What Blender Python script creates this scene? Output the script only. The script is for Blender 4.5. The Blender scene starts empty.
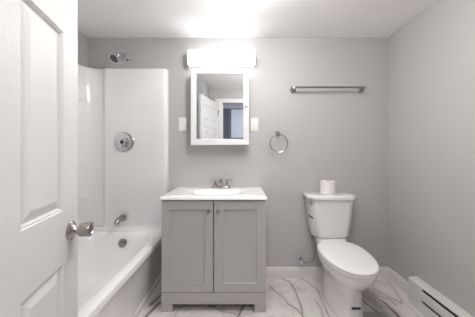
import bpy, bmesh, math
from mathutils import Vector, Matrix
PI = math.pi
sc = bpy.context.scene
C = sc.collection

# ------------------------------------------------------------------ camera
CAMZ = 1.205; D = 2.13; F = 222.0; VX, VY = 242.0, 151.5     # back wall is the plane Y = 0, camera at Y = -D
cam_d = bpy.data.cameras.new('camera'); cam = bpy.data.objects.new('camera', cam_d); C.objects.link(cam)
cam.location = (0, -D, CAMZ); cam.rotation_euler = (PI/2, 0, 0)
cam_d.sensor_width = 36; cam_d.lens = F/475*36
cam_d.shift_x = -(VX-237.5)/475; cam_d.shift_y = -(158.5-VY)/475
cam_d.clip_start = 0.01
sc.camera = cam
# ------------------------------------------------------------------ world, lights, exposure
w = bpy.data.worlds.new('world'); sc.world = w; w.use_nodes = True
w.node_tree.nodes['Background'].inputs[0].default_value = (0.8, 0.88, 1, 1)
w.node_tree.nodes['Background'].inputs[1].default_value = 0.3
BAR_EMIT = 1.8; CEIL_EMIT = 34.0; FILL_EMIT = 23.0; HALL_FILL_EMIT = 33.0
sc.view_settings.view_transform = 'Standard'; sc.view_settings.look = 'None'
sc.view_settings.exposure = 1.1; sc.view_settings.gamma = 1.0
sc.view_settings.use_curve_mapping = False
sc.cycles.use_denoising = True
sc.cycles.caustics_reflective = False; sc.cycles.caustics_refractive = False
sc.cycles.max_bounces = 10; sc.cycles.diffuse_bounces = 6; sc.cycles.glossy_bounces = 5

# ------------------------------------------------------------------ materials
def lin(c):
    return tuple(((v/255)/12.92 if v/255 <= .04045 else ((v/255+.055)/1.055)**2.4) for v in c)+(1,)
def mat(name, col, rough=.5, metal=0, coat=0, bump=0, bscale=200, emit=0, ecol=None, var=0, spec=.5, stretch=None):
    m = bpy.data.materials.new(name); m.use_nodes = True
    nt = m.node_tree; b = nt.nodes['Principled BSDF']
    if len(col) == 3: col = tuple(col)+(1,)
    b.inputs['Base Color'].default_value = col
    b.inputs['Roughness'].default_value = rough
    b.inputs['Metallic'].default_value = metal
    b.inputs['Coat Weight'].default_value = coat
    b.inputs['Specular IOR Level'].default_value = spec
    if emit:
        b.inputs['Emission Color'].default_value = ecol or (1, 1, 1, 1); b.inputs['Emission Strength'].default_value = emit
    if bump or var:
        tc = nt.nodes.new('ShaderNodeTexCoord'); mp = nt.nodes.new('ShaderNodeMapping'); n = nt.nodes.new('ShaderNodeTexNoise')
        nt.links.new(tc.outputs['Object'], mp.inputs[0]); nt.links.new(mp.outputs[0], n.inputs['Vector'])
        if stretch: mp.inputs['Scale'].default_value = stretch
        n.inputs['Scale'].default_value = bscale; n.inputs['Detail'].default_value = 3
        if bump:
            bp = nt.nodes.new('ShaderNodeBump'); bp.inputs['Strength'].default_value = bump; bp.inputs['Distance'].default_value = .002
            nt.links.new(n.outputs['Fac'], bp.inputs['Height']); nt.links.new(bp.outputs[0], b.inputs['Normal'])
        if var:
            n2 = nt.nodes.new('ShaderNodeTexNoise'); n2.inputs['Scale'].default_value = 3; n2.inputs['Detail'].default_value = 4
            nt.links.new(tc.outputs['Object'], n2.inputs['Vector'])
            mx = nt.nodes.new('ShaderNodeMix'); mx.data_type = 'RGBA'
            mx.inputs[6].default_value = tuple(v*(1-var) for v in col[:3])+(1,); mx.inputs[7].default_value = tuple(min(1, v*(1+var)) for v in col[:3])+(1,)
            nt.links.new(n2.outputs['Fac'], mx.inputs[0]); nt.links.new(mx.outputs[2], b.inputs['Base Color'])
    return m
M = {}
M['wall'] = mat('grey wall paint', (.49, .480, .472), .5, bump=.12, bscale=260, var=.02)
M['ceil'] = mat('ceiling paint', (.94, .935, .93), .8, bump=.1, bscale=150)
M['trim'] = mat('white trim paint', (.74, .71, .69), .35, bump=.03)
M['door'] = mat('white door paint', (.67, .66, .655), .32, bump=.55, bscale=45, stretch=(5, 5, .35))
M['acryl'] = mat('white acrylic', (.90, .89, .89), .22, coat=.5, bump=.02, bscale=30)
M['ceramic'] = mat('white ceramic', (.77, .76, .75), .1, coat=.6, bump=.01, bscale=20)
M['seat'] = mat('white seat plastic', (.84, .83, .83), .25, bump=.01, bscale=50)
M['marbletop'] = mat('white cultured marble', (.95, .94, .925), .2, coat=.3)
M['cab'] = mat('grey cabinet paint', (.40, .39, .375), .45, bump=.04, bscale=300, var=.015)
M['cabdark'] = mat('cabinet interior', (.05, .045, .04), .8, bump=.02)
M['chrome'] = mat('chrome', (.60, .61, .63), .08, 1, bump=.01)
M['nickel'] = mat('brushed nickel', (.40, .375, .355), .24, 1, bump=.05, bscale=300)
M['dark'] = mat('dark rubber', (.03, .03, .035), .5, bump=.02)
M['mirror'] = mat('mirror glass', (.86, .885, .90), .0, 1, bump=.0)
M['white'] = mat('white enamel', (.84, .83, .83), .3, bump=.01)
M['plate'] = mat('white switch plastic', (.85, .83, .80), .3, bump=.01)
M['paper'] = mat('tissue paper', (.86, .83, .82), .9, bump=.5, bscale=300)
M['card'] = mat('cardboard', (.35, .27, .2), .9, bump=.1)
M['navy'] = mat('navy sticker', (.012, .012, .09), .4, bump=.01)
M['heater'] = mat('heater enamel', (.70, .69, .67), .35, bump=.03)
M['slot'] = mat('heater slot black', (.012, .012, .012), .7, bump=.02)
M['diff'] = mat('lit diffuser', (.9, .9, .9), .4, emit=BAR_EMIT, ecol=(.95, .97, 1, 1), bump=.01)
M['ceildiff'] = mat('lit ceiling disc', (.9, .9, .9), .4, emit=CEIL_EMIT, ecol=(1, .985, .975, 1), bump=.01)
M['ceilfill'] = mat('ceiling fill dome', (.9, .9, .9), .4, emit=FILL_EMIT, ecol=(1, .98, .96, 1), bump=.01)
M['hallfill'] = mat('hall fill dome', (.9, .9, .9), .4, emit=HALL_FILL_EMIT, ecol=(1, .98, .96, 1), bump=.01)
M['hall'] = mat('hall paint blue grey', (.40, .43, .50), .6, bump=.05)
M['hallfloor'] = mat('hall floor', (.30, .26, .22), .5, bump=.05)
M['blind'] = mat('pale blue blind', (.52, .57, .68), .7, bump=.05)
M['halldark'] = mat('dark closet', (.10, .11, .14), .7, bump=.05)

def px2f(px, py):            # a floor point read off the photograph, in metres
    d = CAMZ*F/(py-VY); return ((px-VX)*d/F, d-D)
VEINS = [  # the marble's veins as polylines of floor points, half width in m, strength
    ([(269.5,285.8),(276,292),(282.8,297.5),(289,304),(295,308.5),(301.5,314),(306,319)], .0050, .8),
    ([(272,276.5),(278.5,277.6),(285,280),(291.5,283.7),(295,291),(299.3,301),(302.7,314),(303,319)], .0050, .75),
    ([(301.9,278.5),(309,283),(317.5,289.7),(320,296),(322.7,301.9),(328.8,317)], .0055, .75),
    ([(314,299.3),(318,303),(321.8,310.5),(323,318)], .005, .6),
    ([(289,280),(292,284),(290,288)], .003, .4), ([(296,287),(302,292),(306,291)], .003, .25),
    ([(362,289.5),(371,293),(379,299),(385,303),(392.9,310.6),(400,318)], .009, .95),
    ([(362,299.5),(368,305),(376.7,311.6),(386,320)], .011, .95),
    ([(364,287),(372,291),(379,296),(390,300),(397,305)], .004, .7),
    ([(374,288),(380.7,293.4),(391,298),(402,302.5)], .005, .7),
    ([(372,279),(380,282),(388.8,284.3)], .004, .55),
    ([(386,279),(393,287),(402,301.5),(401,304),(392,299)], .004, .55),
    ([(402,300),(412,309),(420,318)], .004, .5), ([(380,306),(388,307),(397,313)], .004, .5),
    ([(150,305),(157,299),(165,290)], .012, .8),
    ([(146,317),(153,309),(158.9,303.5),(166,300)], .012, .8),
    ([(236,320),(239,314),(244,306),(250,296)], .008, .8),
    ([(204,300),(210,306),(222,311),(236,314)], .007, .7),
    ([(246,296),(250,304),(254,312)], .006, .7),
    ([(174,319),(178,309),(190,303)], .004, .5),
]
GREY = [([(360,292),(368,297),(378,304),(388,311),(396,319)], .075, .75), ([(150,306),(160,297)], .05, .5), ([(238,310),(246,300)], .05, .4)]   # greyer clouds inside the stone
def build_floor(x0, x1, y0, y1, name):
    """a dense sheet on a slab; the stone's own vein pattern is stored per vertex"""
    import numpy as np
    st = .006
    nx = int(round((x1-x0)/st))+1; ny = int(round((y1-y0)/st))+1
    X, Y = np.meshgrid(np.linspace(x0, x1, nx), np.linspace(y0, y1, ny))
    def wob(p, q, k): return (np.sin(p*k+1.3*np.sin(q*k*.7+1))+.5*np.sin(p*k*2.3+q*k*1.7+2)+.3*np.sin(q*k*4.1-p*k*2.9))
    qx = X+.0022*wob(Y, X, 31); qy = Y+.0022*wob(X, Y, 29)
    wm = .75+.3*wob(X, Y, 17)
    def dist(pts):
        f = [px2f(*p) for p in pts]; best = np.full(X.shape, 9.)
        for (ax, ay), (bx_, by_) in zip(f[:-1], f[1:]):
            vx_, vy_ = bx_-ax, by_-ay
            h = np.clip(((qx-ax)*vx_+(qy-ay)*vy_)/(vx_*vx_+vy_*vy_), 0, 1)
            best = np.minimum(best, np.hypot(qx-ax-h*vx_, qy-ay-h*vy_))
        return best
    vein = np.zeros(X.shape); cloud = np.zeros(X.shape)
    for pts, hw, a in VEINS:
        d = dist(pts); w_ = hw*np.clip(wm, .45, 1.3)
        vein = np.maximum(vein, a*np.clip(1.5-d/w_, 0, 1)); cloud = np.maximum(cloud, .4*a*np.clip(1-d/(.03+hw*3), 0, 1)**1.5)
    for pts, hw, a in GREY:
        cloud = np.maximum(cloud, a*np.clip(1.3-dist(pts)/hw, 0, 1))
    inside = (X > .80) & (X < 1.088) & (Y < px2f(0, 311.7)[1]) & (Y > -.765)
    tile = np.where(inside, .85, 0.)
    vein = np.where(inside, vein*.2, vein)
    n = nx*ny
    co = np.zeros((n+4, 3)); co[:n, 0] = X.ravel(); co[:n, 1] = Y.ravel()
    co[n:] = [(x0, y0, -.08), (x1, y0, -.08), (x1, y1, -.08), (x0, y1, -.08)]
    ii, jj = np.meshgrid(np.arange(nx-1), np.arange(ny-1)); a = (jj*nx+ii).ravel()
    quads = np.stack([a, a+1, a+nx+1, a+nx], 1).tolist()
    c = [0, nx-1, n-1, n-nx]; b = [n, n+1, n+2, n+3]
    bot = [(0, nx-1), (nx-1, n-1), (n-1, n-nx), (n-nx, 0)]
    edges = [list(range(0, nx)), list(range(nx-1, n, nx)), list(range(n-1, n-nx-1, -1)), list(range(n-nx, -1, -nx))]
    faces = quads+[[b[3], b[2], b[1], b[0]]]
    for k, e in enumerate(edges): faces.append(list(reversed(e))+[b[k], b[(k+1) % 4]])
    me = bpy.data.meshes.new(name); me.from_pydata(co.tolist(), [], faces); me.update()
    for nm, arr in (('vein', vein), ('cloud', cloud), ('tile', tile)):
        at = me.attributes.new(nm, 'FLOAT', 'POINT'); at.data.foreach_set('value', np.concatenate([arr.ravel(), np.zeros(4)]).astype('f4'))
    o = bpy.data.objects.new(name, me); C.objects.link(o); me.materials.append(M['floor']); o['kind'] = 'structure'
    return o
def floor_mat():
    m = bpy.data.materials.new('marble tile'); m.use_nodes = True; nt = m.node_tree; N = nt.nodes; L = nt.links
    b = N['Principled BSDF']; b.inputs['Roughness'].default_value = .3
    tc = N.new('ShaderNodeTexCoord'); P = tc.outputs['Object']
    def ma(op, a, c=None, clamp=False):
        n = N.new('ShaderNodeMath'); n.operation = op; n.use_clamp = clamp
        for i, v in ((0, a), (1, c)):
            if v is None: continue
            if isinstance(v, (int, float)): n.inputs[i].default_value = v
            else: L.new(v, n.inputs[i])
        return n.outputs[0]
    def attr(nm):
        n = N.new('ShaderNodeAttribute'); n.attribute_name = nm; return n.outputs['Fac']
    def mixc(f, a, c):
        n = N.new('ShaderNodeMix'); n.data_type = 'RGBA'; L.new(f, n.inputs[0])
        for i, v in ((6, a), (7, c)):
            if isinstance(v, tuple): n.inputs[i].default_value = v+(1,)
            else: L.new(v, n.inputs[i])
        return n.outputs[2]
    n2 = N.new('ShaderNodeTexNoise'); n2.inputs['Scale'].default_value = 2.3; n2.inputs['Detail'].default_value = 5; n2.inputs['Distortion'].default_value = .8; L.new(P, n2.inputs['Vector'])
    fv = ma('SUBTRACT', 1, ma('MULTIPLY', ma('ABSOLUTE', ma('SUBTRACT', n2.outputs['Fac'], .5)), 55), True)
    n3 = N.new('ShaderNodeTexNoise'); n3.inputs['Scale'].default_value = 7; n3.inputs['Detail'].default_value = 4; L.new(P, n3.inputs['Vector'])
    base = mixc(n3.outputs['Fac'], (.60, .555, .545), (.78, .74, .73))
    c1 = mixc(ma('MULTIPLY', fv, .38), base, (.30, .28, .27))
    c2 = mixc(ma('MULTIPLY', attr('cloud'), ma('ADD', n3.outputs['Fac'], .25)), c1, (.27, .255, .24))
    c3 = mixc(attr('vein'), c2, (.06, .052, .05))
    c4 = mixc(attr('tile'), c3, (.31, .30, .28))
    br = N.new('ShaderNodeTexBrick'); mp = N.new('ShaderNodeMapping'); L.new(P, mp.inputs[0]); L.new(mp.outputs[0], br.inputs['Vector'])
    mp.inputs['Location'].default_value = (.08, .305, 0)
    br.inputs['Scale'].default_value = 1; br.inputs['Brick Width'].default_value = .61; br.inputs['Row Height'].default_value = .305
    br.inputs['Mortar Size'].default_value = .0016; br.inputs['Mortar Smooth'].default_value = .3
    c5 = mixc(ma('MULTIPLY', br.outputs['Fac'], .55), c4, (.42, .40, .39))
    L.new(c5, b.inputs['Base Color'])
    bp = N.new('ShaderNodeBump'); bp.inputs['Strength'].default_value = .3; bp.inputs['Distance'].default_value = .001; bp.invert = True
    L.new(br.outputs['Fac'], bp.inputs['Height']); L.new(bp.outputs[0], b.inputs['Normal'])
    return m
M['floor'] = floor_mat()

# ------------------------------------------------------------------ mesh helpers
def box(bm, x0, x1, y0, y1, z0, z1, bev=0, seg=2):
    r = bmesh.ops.create_cube(bm, size=1)
    vs = r['verts']
    for v in vs:
        v.co = Vector(((x0+x1)/2+v.co.x*(x1-x0), (y0+y1)/2+v.co.y*(y1-y0), (z0+z1)/2+v.co.z*(z1-z0)))
    if bev:
        es = list({e for v in vs for e in v.link_edges})
        bmesh.ops.bevel(bm, geom=es, offset=bev, segments=seg, profile=.6, affect='EDGES')
    return bm
def B(*a, **k): return box(bmesh.new(), *a, **k)
def rings(bm, rs, cap0=True, cap1=True, closed=False):
    V = [[bm.verts.new(p) for p in r] for r in rs]
    n = len(V[0])
    pairs = list(zip(V[:-1], V[1:]))
    if closed: pairs.append((V[-1], V[0]))
    for a, b in pairs:
        for i in range(n):
            j = (i+1) % n
            bm.faces.new((a[i], a[j], b[j], b[i]))
    if not closed:
        if cap0: bm.faces.new(V[0])
        if cap1: bm.faces.new(V[-1])
    return V
def frame_for(ax):
    ax = Vector(ax).normalized(); t = Vector((0, 0, 1)) if abs(ax.z) < .9 else Vector((1, 0, 0))
    u = ax.cross(t).normalized(); return ax, u, ax.cross(u)
def lathe(bm, o, ax, prof, n=28, cap0=True, cap1=True):      # prof: (distance along axis, radius)
    o = Vector(o); ax, u, v = frame_for(ax)
    rs = [[o+ax*h+(u*math.cos(2*PI*i/n)+v*math.sin(2*PI*i/n))*max(r, 1e-4) for i in range(n)] for h, r in prof]
    rings(bm, rs, cap0, cap1); return bm
def tube(bm, pts, rad, n=12, closed=False, smooth=0):
    pts = [Vector(p) for p in pts]
    for _ in range(smooth):
        q = [pts[0]]
        for a, b in zip(pts[:-1], pts[1:]): q += [a*.75+b*.25, a*.25+b*.75]
        pts = q+[pts[-1]]
    m = len(pts); rad = rad if isinstance(rad, (list, tuple)) else [rad]*m
    if len(rad) != m: rad = [rad[0]+(rad[-1]-rad[0])*i/(m-1) for i in range(m)]
    rs = []; pu = None
    for i, p in enumerate(pts):
        a = pts[(i-1) % m] if (i or closed) else p; b = pts[(i+1) % m] if (i < m-1 or closed) else p
        t = (b-a).normalized()
        if pu is None: _, pu, _ = frame_for(t)
        pu = (pu-t*pu.dot(t)).normalized(); v = t.cross(pu)
        rs.append([p+(pu*math.cos(2*PI*k/n)+v*math.sin(2*PI*k/n))*rad[i] for k in range(n)])
    rings(bm, rs, closed=closed); return bm
def sring(cx, cy, hx, hy, z, e, n=96):       # superellipse ring, e = 2 ellipse, large = rectangle
    out = []
    for i in range(n):
        t = 2*PI*i/n; c, s = math.cos(t), math.sin(t)
        r = (abs(c)**e+abs(s)**e)**(-1/e) if e < 40 else 1/max(abs(c), abs(s))
        out.append(Vector((cx+hx*r*c, cy+hy*r*s, z)))
    return out
def wloc(p):
    while p.parent: p = p.parent
    return p.location
def obj(name, bm, m, parent=None, smooth=35, world=True, sub=0):
    bmesh.ops.recalc_face_normals(bm, faces=bm.faces[:])
    me = bpy.data.meshes.new(name)
    o = bpy.data.objects.new(name, me); C.objects.link(o)
    if parent is not None:
        if world: bmesh.ops.translate(bm, verts=bm.verts[:], vec=-Vector(wloc(parent)))
        o.parent = parent
    bm.to_mesh(me); bm.free()
    me.materials.append(m)
    if smooth:
        for p in me.polygons: p.use_smooth = True
        if smooth < 180: me.set_sharp_from_angle(angle=math.radians(smooth))
    if sub:
        md = o.modifiers.new('sub', 'SUBSURF'); md.levels = sub; md.render_levels = sub
    return o
def thing(name, label, cat, loc, rotz=0, group=None):
    o = bpy.data.objects.new(name, None); C.objects.link(o); o.empty_display_size = .1
    o.location = loc; o.rotation_euler = (0, 0, rotz); o['label'] = label; o['category'] = cat
    if group: o['group'] = group
    return o
def struct(name, bm, m, smooth=0):
    o = obj(name, bm, m, None, smooth); o['kind'] = 'structure'; return o

# ------------------------------------------------------------------ room shell
XL, XR, ZC = -1.48, 1.404, 2.296
YF, YF2 = -2.03, -2.15          # front wall (the camera stands in its doorway)
HX0, HX1 = -.345, .30           # door opening
build_floor(XL-.1, XR+.1, YF2, .1, 'floor')
struct('ceiling', B(XL-.1, XR+.1, YF2, .1, ZC, ZC+.08), M['ceil'])
struct('wall_back', B(XL-.1, XR+.1, 0, .1, 0, ZC), M['wall'])
struct('wall_left', B(XL-.1, XL, YF2, 0, 0, ZC), M['wall'])
struct('wall_right', B(XR, XR+.1, YF2, 0, 0, ZC), M['wall'])
struct('wall_alcove', B(XL, -.605, YF, -1.53, 0, ZC), M['wall'])
bm = bmesh.new()
box(bm, XL, HX0, YF2, YF, 0, ZC); box(bm, HX1, XR, YF2, YF, 0, ZC); box(bm, HX0, HX1, YF2, YF, 2.075, ZC)
struct('wall_front', bm, M['wall'])
bm = bmesh.new()                 # door casing and jambs seen in the mirror
box(bm, HX0-.13, HX0+.004, YF, YF+.016, 0, 2.14, .003); box(bm, HX1-.004, HX1+.07, YF, YF+.016, 0, 2.14, .003)
box(bm, HX0+.004, HX1-.004, YF, YF+.016, 2.07, 2.14, .003)
struct('trim_1', bm, M['trim'])
# hall behind the doorway
struct('floor_hall', B(-1.7, 1.7, -3.75, YF2, -.08, 0), M['hallfloor'])
struct('ceiling_hall', B(-1.7, 1.7, -3.75, YF2, ZC+.1, ZC+.18), M['ceil'])
struct('wall_hall', B(-1.7, 1.7, -3.85, -3.75, 0, ZC+.1), M['hall'])
struct('wall_hall_left', B(-1.8, -1.7, -3.85, YF2, 0, ZC+.1), M['hall'])
struct('wall_hall_right', B(1.7, 1.8, -3.85, YF2, 0, ZC+.1), M['hall'])
# baseboards
def bboard(pts0, pts1, nrm, name, h=.1):
    # profile extruded from pts0 to pts1 along the wall; nrm points into the room
    prof = [(0, 0), (.014, 0), (.014, h*.72), (.011, h*.80), (.011, h*.88), (.005, h), (0, h)]
    bm = bmesh.new(); n = Vector(nrm)
    rs = [[Vector(p)+n*a+Vector((0, 0, b)) for a, b in prof] for p in (pts0, pts1)]
    rings(bm, rs); return struct(name, bm, M['trim'])
bboard((.182, 0, 0), (XR, 0, 0), (0, -1, 0), 'baseboard_back')
bboard((XR, -.014, 0), (XR, -.342, 0), (-1, 0, 0), 'baseboard_right')
bboard((-.776, -.02, 0), (-.776, -1.525, 0), (1, 0, 0), 'baseboard_tub', h=.045)
bboard((XR, -1.95, 0), (XR, YF, 0), (-1, 0, 0), 'baseboard_right_front')
bboard((HX1+.07, YF, 0), (XR-.014, YF, 0), (0, 1, 0), 'baseboard_front')

# ------------------------------------------------------------------ bathtub
T = thing('bathtub', 'white acrylic alcove bathtub with sloping front apron', 'bathtub', (-1.09, -.765, 0))
bm = bmesh.new(); NN = 128
TX0, TX1, TY0, TY1, TZ = -1.475, -.70, -1.525, -.004, .46
cx, cy = (TX0+TX1)/2, (TY0+TY1)/2; hx, hy = (TX1-TX0)/2, (TY1-TY0)/2
def tring(x0, x1, y0, y1, z, e): return sring((x0+x1)/2, (y0+y1)/2, (x1-x0)/2, (y1-y0)/2, z, e, NN)
bx0, bx1, by0, by1 = -1.432, -.776, -1.44, -.088
rs = [tring(TX0, -.776, TY0, TY1, 0, 60), tring(TX0, -.768, TY0, TY1, .10, 60), tring(TX0, -.735, TY0, TY1, .38, 60), tring(TX0, -.728, TY0, TY1, .412, 60),
      tring(TX0, -.701, TY0, TY1, .418, 60), tring(TX0, TX1, TY0, TY1, .445, 60), tring(TX0, -.703, TY0, TY1, .455, 60), tring(TX0, -.712, TY0, TY1, TZ, 60),
      tring(bx0-.006, bx1+.008, by0-.01, by1+.012, TZ, 7), tring(bx0, bx1, by0, by1, TZ-.004, 6.5), tring(bx0+.008, bx1-.008, by0+.012, by1-.01, TZ-.018, 6),
      tring(bx0+.03, bx1-.03, by0+.08, by1-.035, .36, 5), tring(bx0+.055, bx1-.055, by0+.19, by1-.065, .20, 4.5),
      tring(bx0+.075, bx1-.075, by0+.26, by1-.09, .11, 4), tring(bx0+.11, bx1-.11, by0+.31, by1-.13, .075, 3.5), tring(bx0+.2, bx1-.2, by0+.45, by1-.25, .07, 3)]
rings(bm, rs)
box(bm, -1.474, -.706, -.058, -.0042, .45, .4995, .008); box(bm, -1.474, -1.444, -1.524, -.03, .45, .4995, .008)
obj('tub_body', bm, M['acryl'], T, smooth=40)
bm = bmesh.new()
lathe(bm, (-1.078, -.128, .380), (0, -1, .22), [(-.012, .036), (.004, .038), (.010, .034), (.013, .02), (.013, .001)], 32)
ov = obj('overflow_plate', bm, M['nickel'], T); ov['label'] = 'brushed metal overflow plate'
bm = bmesh.new()
tube(bm, [(-1.078, -.140, .377), (-1.078, -.146, .396), (-1.078, -.162, .402)], .0035, 8)
obj('trip_lever', bm, M['nickel'], ov)
bm = bmesh.new(); lathe(bm, (-1.10, -.36, .0695), (0, 0, 1), [(0, .035), (.004, .033), (.003, .02), (.0035, .001)], 28)
obj('drain', bm, M['nickel'], T)

# ------------------------------------------------------------------ tub surround
S = thing('tub_surround', 'glossy white moulded wall surround above the bathtub', 'tub surround', (-1.09, -.02, .49))
SZ0, SZ1 = .502, 1.985
def wallstrip(path, z0, z1, th_dirs, name, parent, extra_top=True):
    """path of (x,y) front points; th_dirs matching back points"""
    bm = bmesh.new()
    zs = [(z0, .0), (z0+.004, -.004), (z1-.016, -.004), (z1-.006, -.0015), (z1, .004)]
    rs = []
    for z, o in zs:
        fr = []
        for i, p in enumerate(path):
            a = Vector(path[max(i-1, 0)]); b = Vector(path[min(i+1, len(path)-1)]); t = (b-a).normalized()
            nrm = Vector((t.y, -t.x))      # into the room
            q = Vector(p)-nrm*(o+.004)
            fr.append((q.x, q.y, z))
        bk = [(p[0], p[1], z) for p in reversed(th_dirs)]
        rs.append([Vector(p) for p in fr+bk])
    rings(bm, rs)
    return obj(name, bm, M['acryl'], parent, smooth=50)
# one continuous path: left wall -> concave corner -> recessed strip -> raised main panel
path = [(-1.452, -1.52), (-1.452, -.9), (-1.452, -.17)]
R = .13
for k in range(1, 11):
    a = PI-k*(PI/2)/10
    path.append((-1.452+R+R*math.cos(a), -.022-R-.018+R*math.sin(a)))
path += [(-1.306, -.040), (-1.300, -.040)]
for k in range(1, 8):
    a = k/7*PI
    path.append((-1.300+.004*0+.012*(1-math.cos(a))/2+.002*k, -.040-.026*math.sin(a/2)))
path = path[:-1]+[(-1.268, -.066), (-1.250, -.060), (-1.225, -.053), (-1.19, -.050), (-1.0, -.050), (-.77, -.050), (-.735, -.049), (-.718, -.044), (-.710, -.030), (-.708, -.014)]
back = [(-1.4795, -1.52), (-1.4795, -.0005), (-.706, -.0005)]
# resample the back so both polylines can be caps of one prism
wallstrip(path, SZ0, SZ1, back, 'wall_panel', S)
bm = bmesh.new()                 # moulded lips of the corner shelves
for z in (.80, 1.085, 1.375, 1.67):
    pts = [(-1.449, -.30, z), (-1.449, -.19, z), (-1.444, -.115, z), (-1.418, -.068, z), (-1.38, -.046, z), (-1.335, -.038, z)]
    b2 = bmesh.new(); tube(b2, pts, .006, 8, smooth=2)
    obj('shelf_lip', b2, M['acryl'], S)
bm.free()
bm = bmesh.new(); box(bm, -1.30, -.712, -.057, -.004, .5005, .514, .004)
obj('bottom_lip', bm, M['acryl'], S)

# ------------------------------------------------------------------ shower fittings
SX = -1.115
H = thing('wall_shower', 'chrome shower head on a short curved arm above the surround', 'shower head', (SX, 0, 2.105))
bm = bmesh.new(); lathe(bm, (SX, 0, 2.105), (0, -1, 0), [(0, .036), (.004, .036), (.010, .028), (.016, .014), (.017, .001)], 30); obj('flange', bm, M['chrome'], H)
bm = bmesh.new(); tube(bm, [(SX, -.01, 2.105), (SX+.0, -.06, 2.118), (SX+.003, -.11, 2.10), (SX+.005, -.148, 2.066)], .0095, 12, smooth=2); obj('arm', bm, M['chrome'], H)
bm = bmesh.new()
lathe(bm, (SX+.012, -.136, 2.074), (-.26, -.62, -.72), [(0, .011), (.010, .016), (.020, .016), (.026, .012), (.040, .022), (.058, .040), (.068, .047), (.076, .047), (.080, .043), (.078, .036), (.080, .001)], 32)
hd = obj('spray_head', bm, M['chrome'], H)
bm = bmesh.new()
hc = Vector((SX+.012, -.136, 2.074)); ax, u, v = frame_for((-.26, -.62, -.72))
lathe(bm, hc+ax*.0800, ax, [(0, .0355), (.001, .0345), (.001, .001)], 30)
for rr, nn in ((.011, 6), (.021, 10), (.030, 16)):
    for k in range(nn):
        p = hc+ax*.081+(u*math.cos(2*PI*k/nn)+v*math.sin(2*PI*k/nn))*rr
        lathe(bm, p, ax, [(0, .0018), (.002, .0014)], 6)
fp = obj('nozzle_face', bm, mat('nozzle face', (.10, .10, .11), .35, .3, bump=.02), hd); fp['label'] = 'dark nozzle face'

V = thing('shower_valve', 'round chrome shower valve trim with a lever on the surround', 'shower valve', (SX+.01, -.05, 1.29))
vx, vy, vz = SX+.01, -.05, 1.292
bm = bmesh.new(); lathe(bm, (vx, vy, vz), (0, -1, 0), [(0, .094), (.003, .094), (.008, .088), (.012, .075), (.010, .062), (.012, .048), (.016, .035), (.018, .001)], 48); obj('escutcheon', bm, M['chrome'], V)
bm = bmesh.new(); lathe(bm, (vx, vy-.014, vz), (0, -1, 0), [(0, .030), (.012, .028), (.022, .031), (.030, .032), (.036, .028), (.038, .020), (.038, .001)], 32); hn = obj('handle', bm, M['chrome'], V)
bm = bmesh.new(); tube(bm, [(vx, vy-.038, vz), (vx+.010, vy-.046, vz-.03), (vx+.014, vy-.046, vz-.052)], [.011, .007], 10, smooth=1); obj('lever', bm, M['chrome'], hn)
bm = bmesh.new(); lathe(bm, (vx+.006, vy-.051, vz), (0, -1, 0), [(0, .019), (.002, .016), (.003, .001)], 20); q = obj('cap', bm, M['dark'], hn); q['label'] = 'dark centre cap'

P_ = thing('tub_spout', 'brushed metal tub spout with diverter above the tub rim', 'tub spout', (SX, -.05, .575))
bm = bmesh.new()
tube(bm, [(SX, -.046, .580), (SX, -.075, .582), (SX, -.105, .583), (SX-.001, -.132, .581), (SX-.002, -.152, .574), (SX-.003, -.163, .562)], [.032, .031, .029, .026, .022, .018], 20)
sp = obj('spout_body', bm, M['nickel'], P_)
bm = bmesh.new(); tube(bm, [(SX, -.150, .585), (SX, -.154, .602)], .0045, 8); lathe(bm, (SX, -.154, .600), (0, -.1, 1), [(0, .007), (.008, .008), (.011, .005), (.012, .001)], 14); obj('diverter_knob', bm, M['nickel'], sp)

# ------------------------------------------------------------------ vanity cabinet
K = thing('vanity_cabinet', 'grey two door shaker vanity cabinet standing on four square feet', 'cabinet', (-.212, -.23, 0))
KX0, KX1, KF, KZ = -.604, .179, -.448, .8445
bm = bmesh.new()
def slab(bm, x0, x1, y0, y1, z0, z1): box(bm, x0, x1, y0, y1, z0, z1, .0015, 1)
slab(bm, KX0, KX0+.016, KF, -.003, .06, KZ); slab(bm, KX1-.016, KX1, KF, -.003, .06, KZ)       # sides
slab(bm, KX0+.016, KX1-.016, -.012, -.003, .06, KZ)                                                # back
slab(bm, KX0+.016, KX1-.016, KF, -.012, .135, .150)                                                # floor
slab(bm, KX0+.016, KX1-.016, KF+.03, KF+.05, KZ-.05, KZ)                                               # top rail
obj('carcass', bm, M['cab'], K)
bm = bmesh.new(); box(bm, KX0, KX1, KF-.0185, KF, .0595, .1425, .0012, 1); obj('base_rail', bm, M['cab'], K)
for x0, x1 in ((KX0, KX0+.083), (KX1-.083, KX1)):
    for y0, y1 in ((KF-.0185, KF+.04), (-.06, -.003)):
        obj('foot', B(x0, x1, y0, y1, 0, .0597, bev=.0012, seg=1), M['cab'], K)
def shaker(x0, x1, z0, z1, y, th, sl, sr, st, sb):
    bm = bmesh.new(); f = y-th
    o = [(x0, z0), (x1, z0), (x1, z1), (x0, z1)]
    i = [(x0+sl, z0+sb), (x1-sr, z0+sb), (x1-sr, z1-st), (x0+sl, z1-st)]
    def ins(l, d): return [(l[0][0]+d, l[0][1]+d), (l[1][0]-d, l[1][1]+d), (l[2][0]-d, l[2][1]-d), (l[3][0]+d, l[3][1]-d)]
    R_ = [(o, y), (o, f+.0015), (ins(o, .0015), f), (i, f), (ins(i, .0012), f+.0015), (ins(i, .002), f+.0085), (ins(i, .006), f+.0095)]
    rings(bm, [[Vector((a, yy, b)) for a, b in l] for l, yy in R_]); return bm
XS = -.2135
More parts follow.
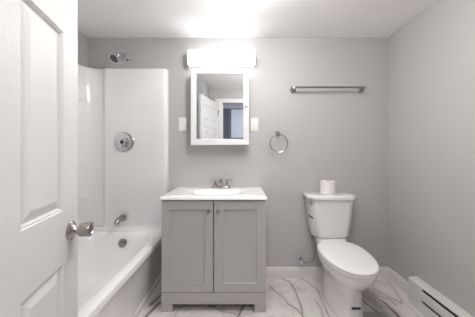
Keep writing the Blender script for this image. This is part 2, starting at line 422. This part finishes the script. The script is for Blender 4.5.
def knob_on(x, z, parent):
    bm = bmesh.new(); lathe(bm, (x, KF-.0185, z), (0, -1, 0), [(0, .008), (.003, .0075), (.006, .005), (.014, .0055), (.018, .013), (.023, .0175), (.027, .0165), (.030, .010), (.031, .001)], 24)
    o = obj('knob', bm, M['nickel'], parent); o['label'] = 'brushed metal knob'
d1 = obj('door', shaker(KX0+.001, XS-.0032, .1475, .836, KF, .0185, .060, .062, .066, .068), M['cab'], K, smooth=20)
d2 = obj('door', shaker(XS+.0032, KX1-.001, .1475, .836, KF, .0185, .070, .068, .066, .068), M['cab'], K, smooth=20)
knob_on(-.2515, .762, d1); knob_on(-.1755, .762, d2)

# ------------------------------------------------------------------ vanity top with sink
W = thing('vanity_countertop', 'white vanity countertop with an integral oval sink', 'countertop', (-.212, -.24, .845))
bm = bmesh.new(); cx, cy = -.2125, -.2425; hx, hy = .399, .2405; bz = .867
def er(s, ox, oy, z, e=2.3): return sring(cx+ox, cy+oy, .200*s, .128*s, z, e, 96)
rs = [sring(cx, cy, hx, hy, .8455, 60), sring(cx, cy, hx, hy, .862, 60), sring(cx, cy, hx-.002, hy-.002, .8655, 60), sring(cx, cy, hx-.006, hy-.006, bz, 60),
      er(1.12, 0, -.015, bz-.0002), er(1.05, 0, -.015, bz-.0015), er(.98, 0, -.015, bz-.008), er(.93, 0, -.015, bz-.025), er(.84, 0, -.012, bz-.045), er(.66, 0, -.005, bz-.075), er(.4, 0, 0, bz-.092), er(.1, 0, 0, bz-.095, 2)]
rings(bm, rs, cap0=False); obj('countertop_slab', bm, M['marbletop'], W, smooth=40)
bm = bmesh.new(); lathe(bm, (cx, cy, bz-.0955), (0, 0, 1), [(0, .022), (.003, .021), (.004, .012), (.003, .001)], 24); obj('drain', bm, M['nickel'], W)

# ------------------------------------------------------------------ faucet
FX, FY = -.195, -.062
Fa = thing('faucet', 'brushed metal two handle faucet on the vanity top', 'faucet', (FX, FY, bz))
bm = bmesh.new()
rs = [sring(FX, FY, .086, .028, bz, 3.2, 48), sring(FX, FY, .086, .028, bz+.008, 3.2, 48), sring(FX, FY, .080, .023, bz+.014, 3.2, 48), sring(FX, FY, .03, .012, bz+.016, 2.4, 48)]
rings(bm, rs); obj('base', bm, M['nickel'], Fa)
for s in (-1, 1):
    hxp = FX+s*.056
    bm = bmesh.new(); lathe(bm, (hxp, FY, bz+.010), (0, 0, 1), [(0, .022), (.006, .020), (.022, .013), (.040, .011), (.052, .013), (.060, .013), (.066, .009), (.068, .001)], 24)
    h_ = obj('handle', bm, M['nickel'], Fa)
    bm = bmesh.new(); tube(bm, [(hxp-s*.006, FY, bz+.068), (hxp+s*.022, FY-.004, bz+.073), (hxp+s*.05, FY-.010, bz+.076)], [.0065, .0048], 10, smooth=1); obj('lever', bm, M['nickel'], h_)
bm = bmesh.new()
tube(bm, [(FX, FY+.002, bz+.008), (FX, FY+.002, bz+.045), (FX, FY-.010, bz+.072), (FX, FY-.045, bz+.078), (FX, FY-.085, bz+.066), (FX, FY-.105, bz+.048)], [.015, .0105], 16, smooth=2)
obj('spout', bm, M['nickel'], Fa)
bm = bmesh.new(); tube(bm, [(FX, FY+.020, bz+.010), (FX, FY+.020, bz+.066)], .0025, 8); lathe(bm, (FX, FY+.020, bz+.064), (0, 0, 1), [(0, .004), (.005, .006), (.010, .005), (.011, .001)], 12); obj('lift_rod', bm, M['nickel'], Fa)

# ------------------------------------------------------------------ medicine cabinet
G = thing('medicine_cabinet', 'white mirrored medicine cabinet on the wall above the vanity', 'medicine cabinet', (-.2015, 0, 1.264))
gx0, gx1, gz0, gz1 = -.4665, .0635, 1.264, 1.950
obj('cabinet_body', B(gx0+.006, gx1-.006, -.093, -.001, gz0+.006, gz1-.006, bev=.002), M['white'], G)
bm = bmesh.new()
def rect(x0, x1, z0, z1, y): return [Vector((x0, y, z0)), Vector((x1, y, z0)), Vector((x1, y, z1)), Vector((x0, y, z1))]
mx0, mx1, mz0, mz1 = gx0+.052, gx1-.054, gz0+.056, gz1-.042
rings(bm, [rect(gx0, gx1, gz0, gz1, -.095), rect(gx0, gx1, gz0, gz1, -.111), rect(gx0+.004, gx1-.004, gz0+.004, gz1-.004, -.115),
           rect(mx0-.008, mx1+.008, mz0-.008, mz1+.008, -.115), rect(mx0-.003, mx1+.003, mz0-.003, mz1+.003, -.111), rect(mx0, mx1, mz0, mz1, -.104), rect(mx0, mx1, mz0, mz1, -.095)], closed=True)
dr = obj('door', bm, M['white'], G, smooth=20)
obj('mirror', B(mx0-.001, mx1+.001, -.1055, -.096, mz0-.001, mz1+.001), M['mirror'], dr, smooth=0)
bm = bmesh.new(); lathe(bm, (gx1-.026, -.115, 1.612), (0, -1, 0), [(0, .006), (.008, .005), (.012, .010), (.017, .0125), (.022, .010), (.024, .001)], 22); q = obj('knob', bm, M['nickel'], dr); q['label'] = 'small metal knob'

# ------------------------------------------------------------------ vanity light
Lr = thing('vanity_light', 'lit white rectangular vanity light bar above the medicine cabinet', 'wall light', (-.191, 0, 2.012))
lx0, lx1, lz0, lz1 = -.505, .122, 2.012, 2.142
obj('back_plate', B(lx0+.03, lx1-.03, -.022, -.0005, lz0+.012, lz1-.012, bev=.002), M['nickel'], Lr)
bm = bmesh.new(); box(bm, lx0, lx1, -.085, -.0225, lz0, lz1, .012, 4); obj('diffuser', bm, M['diff'], Lr)
for x0, x1 in ((lx0-.005, lx0-.0005), (lx1+.0005, lx1+.005)):
    obj('end_cap', B(x0, x1, -.076, -.0005, lz0+.006, lz1-.006, bev=.001, seg=1), M['nickel'], Lr)

# ceiling light just ahead of the camera's view of the ceiling
cl = thing('ceiling_light', 'small round white drum ceiling light above the floor before the vanity', 'ceiling light', (-.02, -.75, ZC))
bm = bmesh.new(); lathe(bm, (-.02, -.75, ZC-.0005), (0, 0, -1), [(0, .110), (.006, .110), (.0085, .106), (.0085, .001)], 48); obj('rim', bm, M['white'], cl)
bm = bmesh.new(); lathe(bm, (-.02, -.75, ZC-.009), (0, 0, -1), [(0, .085), (.045, .085), (.070, .072), (.080, .04), (.083, .001)], 48); obj('diffuser', bm, M['ceildiff'], cl)
cl = thing('ceiling_light', 'larger white fill light dome added out of view nearer the doorway', 'ceiling light', (.40, -1.25, ZC))  # added fill lamp, unseen by camera and mirror, to brighten the room evenly
bm = bmesh.new(); lathe(bm, (.40, -1.25, ZC-.0005), (0, 0, -1), [(0, .15), (.014, .15), (.02, .146), (.020, .001)], 48); obj('rim', bm, M['white'], cl)
bm = bmesh.new(); lathe(bm, (.40, -1.25, ZC-.021), (0, 0, -1), [(0, .142), (.05, .140), (.08, .118), (.095, .08), (.102, .04), (.104, .001)], 48); obj('dome', bm, M['ceilfill'], cl)
hl = thing('hall_fill_light', 'added fill light dome in the hall behind the doorway', 'ceiling light', (.15, -2.75, ZC+.1))  # unseen lamp added behind the camera as frontal fill through the doorway
bm = bmesh.new(); lathe(bm, (.15, -2.75, ZC+.099), (0, 0, -1), [(0, .18), (.02, .18), (.02, .001)], 40); obj('base', bm, M['white'], hl)
bm = bmesh.new(); lathe(bm, (.15, -2.75, ZC+.078), (0, 0, -1), [(0, .165), (.03, .155), (.06, .12), (.08, .06), (.085, .001)], 40); obj('dome', bm, M['hallfill'], hl)

# ------------------------------------------------------------------ wall plates
def plate(x0, x1, z0, z1, label, kind):
    t = thing(kind, label, 'light switch', ((x0+x1)/2, 0, (z0+z1)/2))
    obj('cover_plate', B(x0, x1, -.006, -.0005, z0, z1, bev=.0025), M['plate'], t)
    xm, zm = (x0+x1)/2, (z0+z1)/2
    return t, xm, zm
def screws(t, xm, zs):
    for z in zs:
        bm = bmesh.new(); lathe(bm, (xm, -.006, z), (0, -1, 0), [(0, .0035), (.0012, .003), (.0014, .001)], 12); obj('screw', bm, M['plate'], t)
t, xm, zm = plate(-.603, -.531, 1.404, 1.530, 'white toggle switch plate left of the medicine cabinet', 'switch_plate')
bm = bmesh.new(); box(bm, xm-.006, xm+.006, -.0075, -.005, zm-.013, zm+.013, .001, 1); tube(bm, [(xm, -.006, zm), (xm, -.018, zm+.008)], [.005, .0038], 8); obj('toggle', bm, M['plate'], t); screws(t, xm, (zm-.03, zm+.03))
t, xm, zm = plate(.083, .155, 1.402, 1.526, 'white rocker switch plate right of the medicine cabinet', 'switch_plate')
bm = bmesh.new(); box(bm, xm-.0165, xm+.0165, -.0085, -.005, zm-.034, zm+.034, .0015, 1); rk = obj('rocker', bm, M['plate'], t)
bm = bmesh.new(); box(bm, xm-.013, xm+.013, -.0105, -.0083, zm+.002, zm+.030, .0008, 1); obj('rocker_face', bm, M['plate'], rk); screws(t, xm, (zm-.048, zm+.048))

# ------------------------------------------------------------------ towel ring
t = thing('towel_ring', 'brushed metal towel ring on the wall between mirror and toilet', 'towel ring', (.344, 0, 1.372))
bm = bmesh.new(); lathe(bm, (.340, -.0005, 1.374), (0, -1, 0), [(0, .027), (.004, .027), (.012, .020), (.030, .012), (.046, .013), (.054, .012), (.056, .001)], 30)
pst = obj('post', bm, M['nickel'], t)
bm = bmesh.new(); tube(bm, [(.340, -.046, 1.374), (.344, -.047, 1.362), (.344, -.047, 1.350)], .006, 10); obj('hanger', bm, M['nickel'], pst)
bm = bmesh.new(); RR = .083
tube(bm, [(.346+RR*math.cos(a), -.047+.004*math.sin(a), 1.282+RR*math.sin(a)) for a in [2*PI*k/64 for k in range(64)]], .0045, 10, closed=True); obj('ring', bm, M['nickel'], t)

# ------------------------------------------------------------------ towel bar
t = thing('towel_bar', 'long brushed metal towel bar on the wall above the toilet', 'towel bar', (.805, 0, 1.80))
for x in (.487, 1.135):
    bm = bmesh.new(); lathe(bm, (x, -.0005, 1.797), (0, -1, 0), [(0, .029), (.004, .029), (.012, .021), (.030, .012), (.054, .0125), (.066, .015), (.074, .012), (.076, .001)], 30); obj('post', bm, M['nickel'], t)
bm = bmesh.new(); lathe(bm, (.487, -.062, 1.803), (1, 0, 0), [(0, .0095), (.648, .0095)], 16); obj('bar', bm, M['nickel'], t)

# ------------------------------------------------------------------ toilet (local: x across, -y forward)
TO = thing('toilet', 'white two piece toilet with closed elongated lid', 'toilet', (.800, 0, 0), math.radians(-1.2))
def egg(hw, yb, yf, z, n=64, sq=2.6):
    out = []; ym = yb+(yf-yb)*.42
    for i in range(n):
        a = 2*PI*i/n; c, s = math.cos(a), math.sin(a)
        if s >= 0:   # back half, squarer
            r = (abs(c)**sq+abs(s)**sq)**(-1/sq); out.append(Vector((hw*r*c, ym+(yb-ym)*r*s, z)))
        else:
            r = (abs(c)**2.15+abs(s)**2.15)**(-1/2.15); out.append(Vector((hw*r*c, ym-(ym-yf)*-r*s*1.0, z)))
    return out
bm = bmesh.new()
lv = [(0, .120, -.15, -.612, 2.3), (.012, .122, -.15, -.614, 2.3), (.03, .118, -.15, -.608, 2.3), (.12, .112, -.15, -.597, 2.3), (.20, .112, -.15, -.598, 2.4), (.24, .118, -.145, -.612, 2.5),
      (.268, .137, -.13, -.645, 2.8), (.305, .155, -.145, -.674, 2.7), (.335, .171, -.16, -.698, 2.6), (.365, .179, -.17, -.711, 2.6), (.385, .181, -.17, -.715, 2.6), (.393, .178, -.172, -.711, 2.6)]
rs = [egg(hw, yb, yf, z, sq=q) for z, hw, yb, yf, q in lv]
rings(bm, rs)
# raised deck under the tank
rings(bm, [sring(0, -.155, .07, .06, .20, 3, 40), sring(0, -.122, .115, .10, .32, 4, 40), sring(0, -.12, .128, .10, .385, 4, 40), sring(0, -.115, .128, .095, .43, 4, 40), sring(0, -.115, .124, .09, .436, 4, 40)])
bowl = obj('bowl', bm, M['ceramic'], TO, smooth=60, world=False)
bm = bmesh.new()
so = [egg(.184, -.19, -.722, z) for z in (.3945, .405)]
rings(bm, [egg(.181, -.192, -.719, .3935), egg(.184, -.19, -.722, .397), egg(.184, -.19, -.722, .405), egg(.181, -.192, -.719, .4085), egg(.11, -.27, -.64, .4085), egg(.108, -.272, -.638, .3935)], closed=True)
obj('seat', bm, M['seat'], TO, smooth=50, world=False)
bm = bmesh.new()
rings(bm, [egg(.180, -.190, -.719, .4105), egg(.185, -.186, -.724, .4135), egg(.186, -.185, -.725, .420), egg(.183, -.188, -.722, .4265), egg(.172, -.20, -.71, .4305), egg(.12, -.26, -.64, .4325), egg(.04, -.38, -.50, .4335)])
obj('seat_lid', bm, M['seat'], TO, smooth=60, world=False)
for s in (-1, 1):
    obj('hinge', B(s*.075-.022, s*.075+.022, -.205, -.170, .400, .4335, bev=.007, seg=3), M['seat'], TO, world=False)
def tankring(hw, y0, y1, ch, z):
    # plan: straight back, chamfered front corners, softened
    pts = [(-hw, y0), (-hw+.0, y1+ch), (-hw+ch*.9, y1), (hw-ch*.9, y1), (hw, y1+ch), (hw, y0)]
    out = []
    n = len(pts)
    for i in range(n):
        p = Vector(pts[i]); a = Vector(pts[i-1]); b = Vector(pts[(i+1) % n])
        r = .012 if i in (0, 5) else .022
        pa = p+(a-p).normalized()*r; pb = p+(b-p).normalized()*r
        for k in range(5):
            t_ = k/4; q = pa*(1-t_)**2+p*2*t_*(1-t_)+pb*t_**2; out.append(Vector((q.x, q.y, z)))
    return out
bm = bmesh.new()
rings(bm, [tankring(.140, -.045, -.165, .055, .437), tankring(.160, -.030, -.182, .055, .443), tankring(.170, -.026, -.190, .055, .460), tankring(.182, -.022, -.196, .055, .56), tankring(.198, -.018, -.202, .055, .72), tankring(.203, -.016, -.205, .055, .781)])
tk = obj('tank', bm, M['ceramic'], TO, smooth=50, world=False)
bm = bmesh.new()
rings(bm, [tankring(.207, -.012, -.212, .06, .7815), tankring(.217, -.008, -.222, .06, .788), tankring(.218, -.008, -.224, .06, .806), tankring(.214, -.010, -.220, .06, .815), tankring(.204, -.018, -.21, .06, .8195), tankring(.17, -.05, -.17, .05, .8205)])
obj('tank_lid', bm, M['ceramic'], TO, smooth=50, world=False)
# flush lever on the left chamfer
n_ = Vector((-.74, -.67, 0)).normalized(); c_ = Vector((-.190, -.162, .764))
bm = bmesh.new(); lathe(bm, c_-n_*.004, n_, [(0, .014), (.012, .014), (.016, .009), (.022, .008), (.023, .001)], 20)
fl = obj('flush_lever', bm, M['chrome'], tk, world=False); fl['label'] = 'chrome flush lever'
bm = bmesh.new(); tn = Vector((.67, -.74, 0)); p0 = c_+n_*.016
tube(bm, [p0-tn*.008+Vector((0, 0, .002)), p0+tn*.012+Vector((0, 0, -.004)), p0+tn*.022+Vector((0, 0, -.018)), p0+tn*.027+Vector((0, 0, -.030))], [.0065, .005], 10, smooth=1); obj('lever_arm', bm, M['chrome'], fl, world=False)
# dark marks (shipping straps' stickers) on tank and pedestal
def patch(c, u, v, n, hu, hv, th=.0012):
    bm = bmesh.new(); c, u, v, n = map(Vector, (c, u, v, n)); u.normalize(); v.normalize(); n.normalize()
    rings(bm, [[c+u*a*hu+v*b*hv+n*k for a, b in ((-1, -1), (1, -1), (1, 1), (-1, 1))] for k in (-.0006, th)]); return bm
cpt = Vector((-.1815, -.1535, .624))
q = obj('sticker', patch(cpt+n_*.004, (.67, -.74, -.35), (.2, -.2, .9), n_, .024, .0055), M['navy'], tk, world=False, smooth=0); q['label'] = 'small dark blue sticker'
q = obj('sticker', patch((.000, -.5985, .122), (1, .02, 0), (0, .0, 1), (0, -1, 0), .031, .0075, .002), M['navy'], bowl, world=False, smooth=0); q['label'] = 'small dark blue sticker'

# toilet paper roll on the tank lid
t = thing('toilet_paper_roll', 'white toilet paper roll standing on the toilet tank lid', 'toilet paper', (.780, -.105, .8212))
bm = bmesh.new(); o_ = (.780, -.105, .8212)
lathe(bm, o_, (0, 0, 1), [(0, .0215), (0, .058), (.003, .0655), (.113, .0655), (.116, .062), (.116, .0215)], 48, False, False); 
ob = obj('paper', bm, M['paper'], t)
bm = bmesh.new(); lathe(bm, o_, (0, 0, 1), [(0, .0212), (.1155, .0212), (.1155, .0198), (0, .0198), (0, .0212)], 36, False, False); q = obj('core', bm, M['card'], t)

# water supply
sx, sz = .556, .170
t = thing('supply_valve', 'chrome angle stop valve with braided hose at the wall by the toilet', 'water valve', (sx, 0, sz))
bm = bmesh.new(); lathe(bm, (sx, -.0005, sz), (0, -1, 0), [(0, .030), (.003, .030), (.010, .020), (.012, .001)], 28); obj('escutcheon', bm, M['chrome'], t)
bm = bmesh.new(); lathe(bm, (sx, -.008, sz), (0, -1, 0), [(0, .008), (.03, .008), (.03, .012), (.058, .012), (.06, .001)], 18)
lathe(bm, (sx, -.048, sz-.0), (1, 0, 0), [(0, .006), (.03, .006), (.03, .010), (.042, .010), (.042, .001)], 14)
vb = obj('valve_body', bm, M['chrome'], t)
bm = bmesh.new(); rs = [sring(0, 0, .016*s_, .026*s_, h, 2.5, 24) for s_, h in ((.8, 0), (1, .003), (1, .010), (.8, .013))]
rs = [[Vector((sx-.004+p.x, -.066-p.z, sz+.008+p.y)) for p in r] for r in rs]; rings(bm, rs); obj('valve_handle', bm, M['chrome'], vb)
bm = bmesh.new(); tube(bm, [(sx+.04, -.048, sz), (sx+.075, -.050, sz-.004), (sx+.108, -.055, sz+.022), (sx+.118, -.07, sz+.10), (sx+.116, -.085, sz+.20), (sx+.120, -.09, .445)], .0062, 10, smooth=3); obj('hose', bm, mat('braided hose', (.36, .35, .34), .35, .8, bump=.5, bscale=400), t)

# ------------------------------------------------------------------ baseboard heater
HY0, HY1 = -1.93, -.346
t = thing('baseboard_heater', 'long white electric baseboard heater on the floor along the right wall', 'heater', (XR, (HY0+HY1)/2, 0))
def hprof(pts, y0, y1):
    bm = bmesh.new(); rings(bm, [[Vector((XR-a, y, b)) for a, b in pts] for y in (y0, y1)]); return bm
topc = [(.001, .012), (.006, .012), (.006, .190), (.052, .188), (.060, .184), (.066, .186), (.067, .193), (.060, .199), (.010, .204), (.001, .204)]
obj('housing', hprof(topc, HY0+.02, HY1-.02), M['heater'], t, smooth=20)
front = [(.060, .102), (.064, .096), (.0675, .100), (.0675, .157), (.063, .164), (.059, .162), (.063, .155), (.063, .104)]
obj('front_panel', hprof(front, HY0+.13, HY1-.13), M['heater'], t, smooth=20)
for y0, y1 in ((HY1-.13, HY1), (HY0, HY0+.13)):
    ec = [(.001, .0), (.066, .0), (.068, .004), (.068, .190), (.060, .200), (.010, .205), (.001, .205)]
    obj('end_cap', hprof(ec, y0+.0005, y1-.0005), M['heater'], t, smooth=20)
lower = [(.010, .0), (.066, .0), (.068, .004), (.068, .070), (.064, .076), (.010, .076)]
obj('bottom_rail', hprof(lower, HY0+.13, HY1-.13), M['heater'], t, smooth=20)
obj('heating_fins', B(XR-.0585, XR-.010, HY0+.135, HY1-.135, .079, .183), M['slot'], t, smooth=0)

# ------------------------------------------------------------------ open six panel door
ang = math.atan2(.968, -.249)
DR = bpy.data.objects.new('door_1', None); C.objects.link(DR); DR.location = (-.4232, -2.007, 0); DR.rotation_euler = (0, 0, ang)
DR['kind'] = 'structure'; DR['label'] = 'open white six panel door at the left edge'
xs = [0, .098, .291, .419, .612, .71]; zs = [.012, .23, .843, 1.014, 1.59, 1.69, 1.925, 2.05]
bm = bmesh.new()
prof_p = [(0, 0), (.0025, .004), (.006, .003), (.009, .0095), (.013, .0105), (.036, .002), (.038, .0015)]
for side in (0, 1):
    Y = .035*side; sg = 1 if side == 0 else -1
    for i in range(5):
        for j in range(7):
            a, b, c, d = xs[i], xs[i+1], zs[j], zs[j+1]
            if i in (1, 3) and j in (1, 3, 5):
                rr = [[Vector((a+o, Y+sg*dp, c+o)), Vector((b-o, Y+sg*dp, c+o)), Vector((b-o, Y+sg*dp, d-o)), Vector((a+o, Y+sg*dp, d-o))] for o, dp in prof_p]
                rings(bm, rr, cap0=False)
            else:
                bm.faces.new([bm.verts.new(p) for p in ((a, Y, c), (b, Y, c), (b, Y, d), (a, Y, d))])
for pts in (((0, 0, .012), (.71, 0, .012), (.71, .035, .012), (0, .035, .012)), ((0, 0, 2.05), (.71, 0, 2.05), (.71, .035, 2.05), (0, .035, 2.05)),
            ((0, 0, .012), (0, 0, 2.05), (0, .035, 2.05), (0, .035, .012)), ((.71, 0, .012), (.71, 0, 2.05), (.71, .035, 2.05), (.71, .035, .012))):
    bm.faces.new([bm.verts.new(p) for p in pts])
bmesh.ops.remove_doubles(bm, verts=bm.verts[:], dist=1e-5)
obj('door_leaf', bm, M['door'], DR, smooth=12, world=False)
for s in (-1, 1):
    y0 = 0 if s < 0 else .035; kz = .934; kx = .71-.052
    bm = bmesh.new(); lathe(bm, (kx, y0, kz), (0, s, 0), [(0, .033), (.003, .033), (.007, .029), (.010, .020), (.018, .014), (.024, .0125), (.028, .013)], 36)
    rz = obj('door_knob', bm, M['nickel'], DR, world=False)
    rz['label'] = 'brushed metal door knob'
    bm = bmesh.new(); lathe(bm, (kx, y0+s*.026, kz), (0, s, 0), [(0, .013), (.003, .021), (.007, .0225), (.026, .0245), (.033, .025), (.036, .024), (.037, .019), (.034, .017), (.034, .001)], 36)
    obj('knob_grip', bm, M['nickel'], rz, world=False)
bm = bmesh.new(); box(bm, .7095, .7115, .006, .029, .90, .957, .0005, 1); obj('latch_plate', bm, M['nickel'], DR, world=False)
for z in (.25, 1.05, 1.85):
    bm = bmesh.new(); lathe(bm, (-.004, -.005, z), (0, 0, 1), [(0, .006), (.09, .006)], 14); obj('hinge', bm, M['nickel'], DR, world=False)

# what the mirror shows through the doorway: a dark closet opening and a pale blue blind in the hall
W1 = bpy.data.objects.new('window_1', None); C.objects.link(W1); W1.location = (-.13, -3.75, 1.5); W1['kind'] = 'structure'
bm = bmesh.new(); x0, x1, z0, z1 = -.292, .35, 1.53, 2.30
box(bm, x0, x0+.015, -3.75, -3.72, z0, z1); box(bm, x1-.04, x1, -3.75, -3.72, z0, z1); box(bm, x0, x1, -3.75, -3.72, z0, z0+.025); box(bm, x0, x1, -3.75, -3.72, z1-.02, z1)
obj('window_frame', bm, M['halldark'], W1)
obj('blind', B(x0+.015, x1-.04, -3.745, -3.735, z0+.025, z1-.02), M['blind'], W1, smooth=0)
struct('door_2', B(-.50, -.310, -3.75, -3.74, 0, 2.3), M['halldark'])
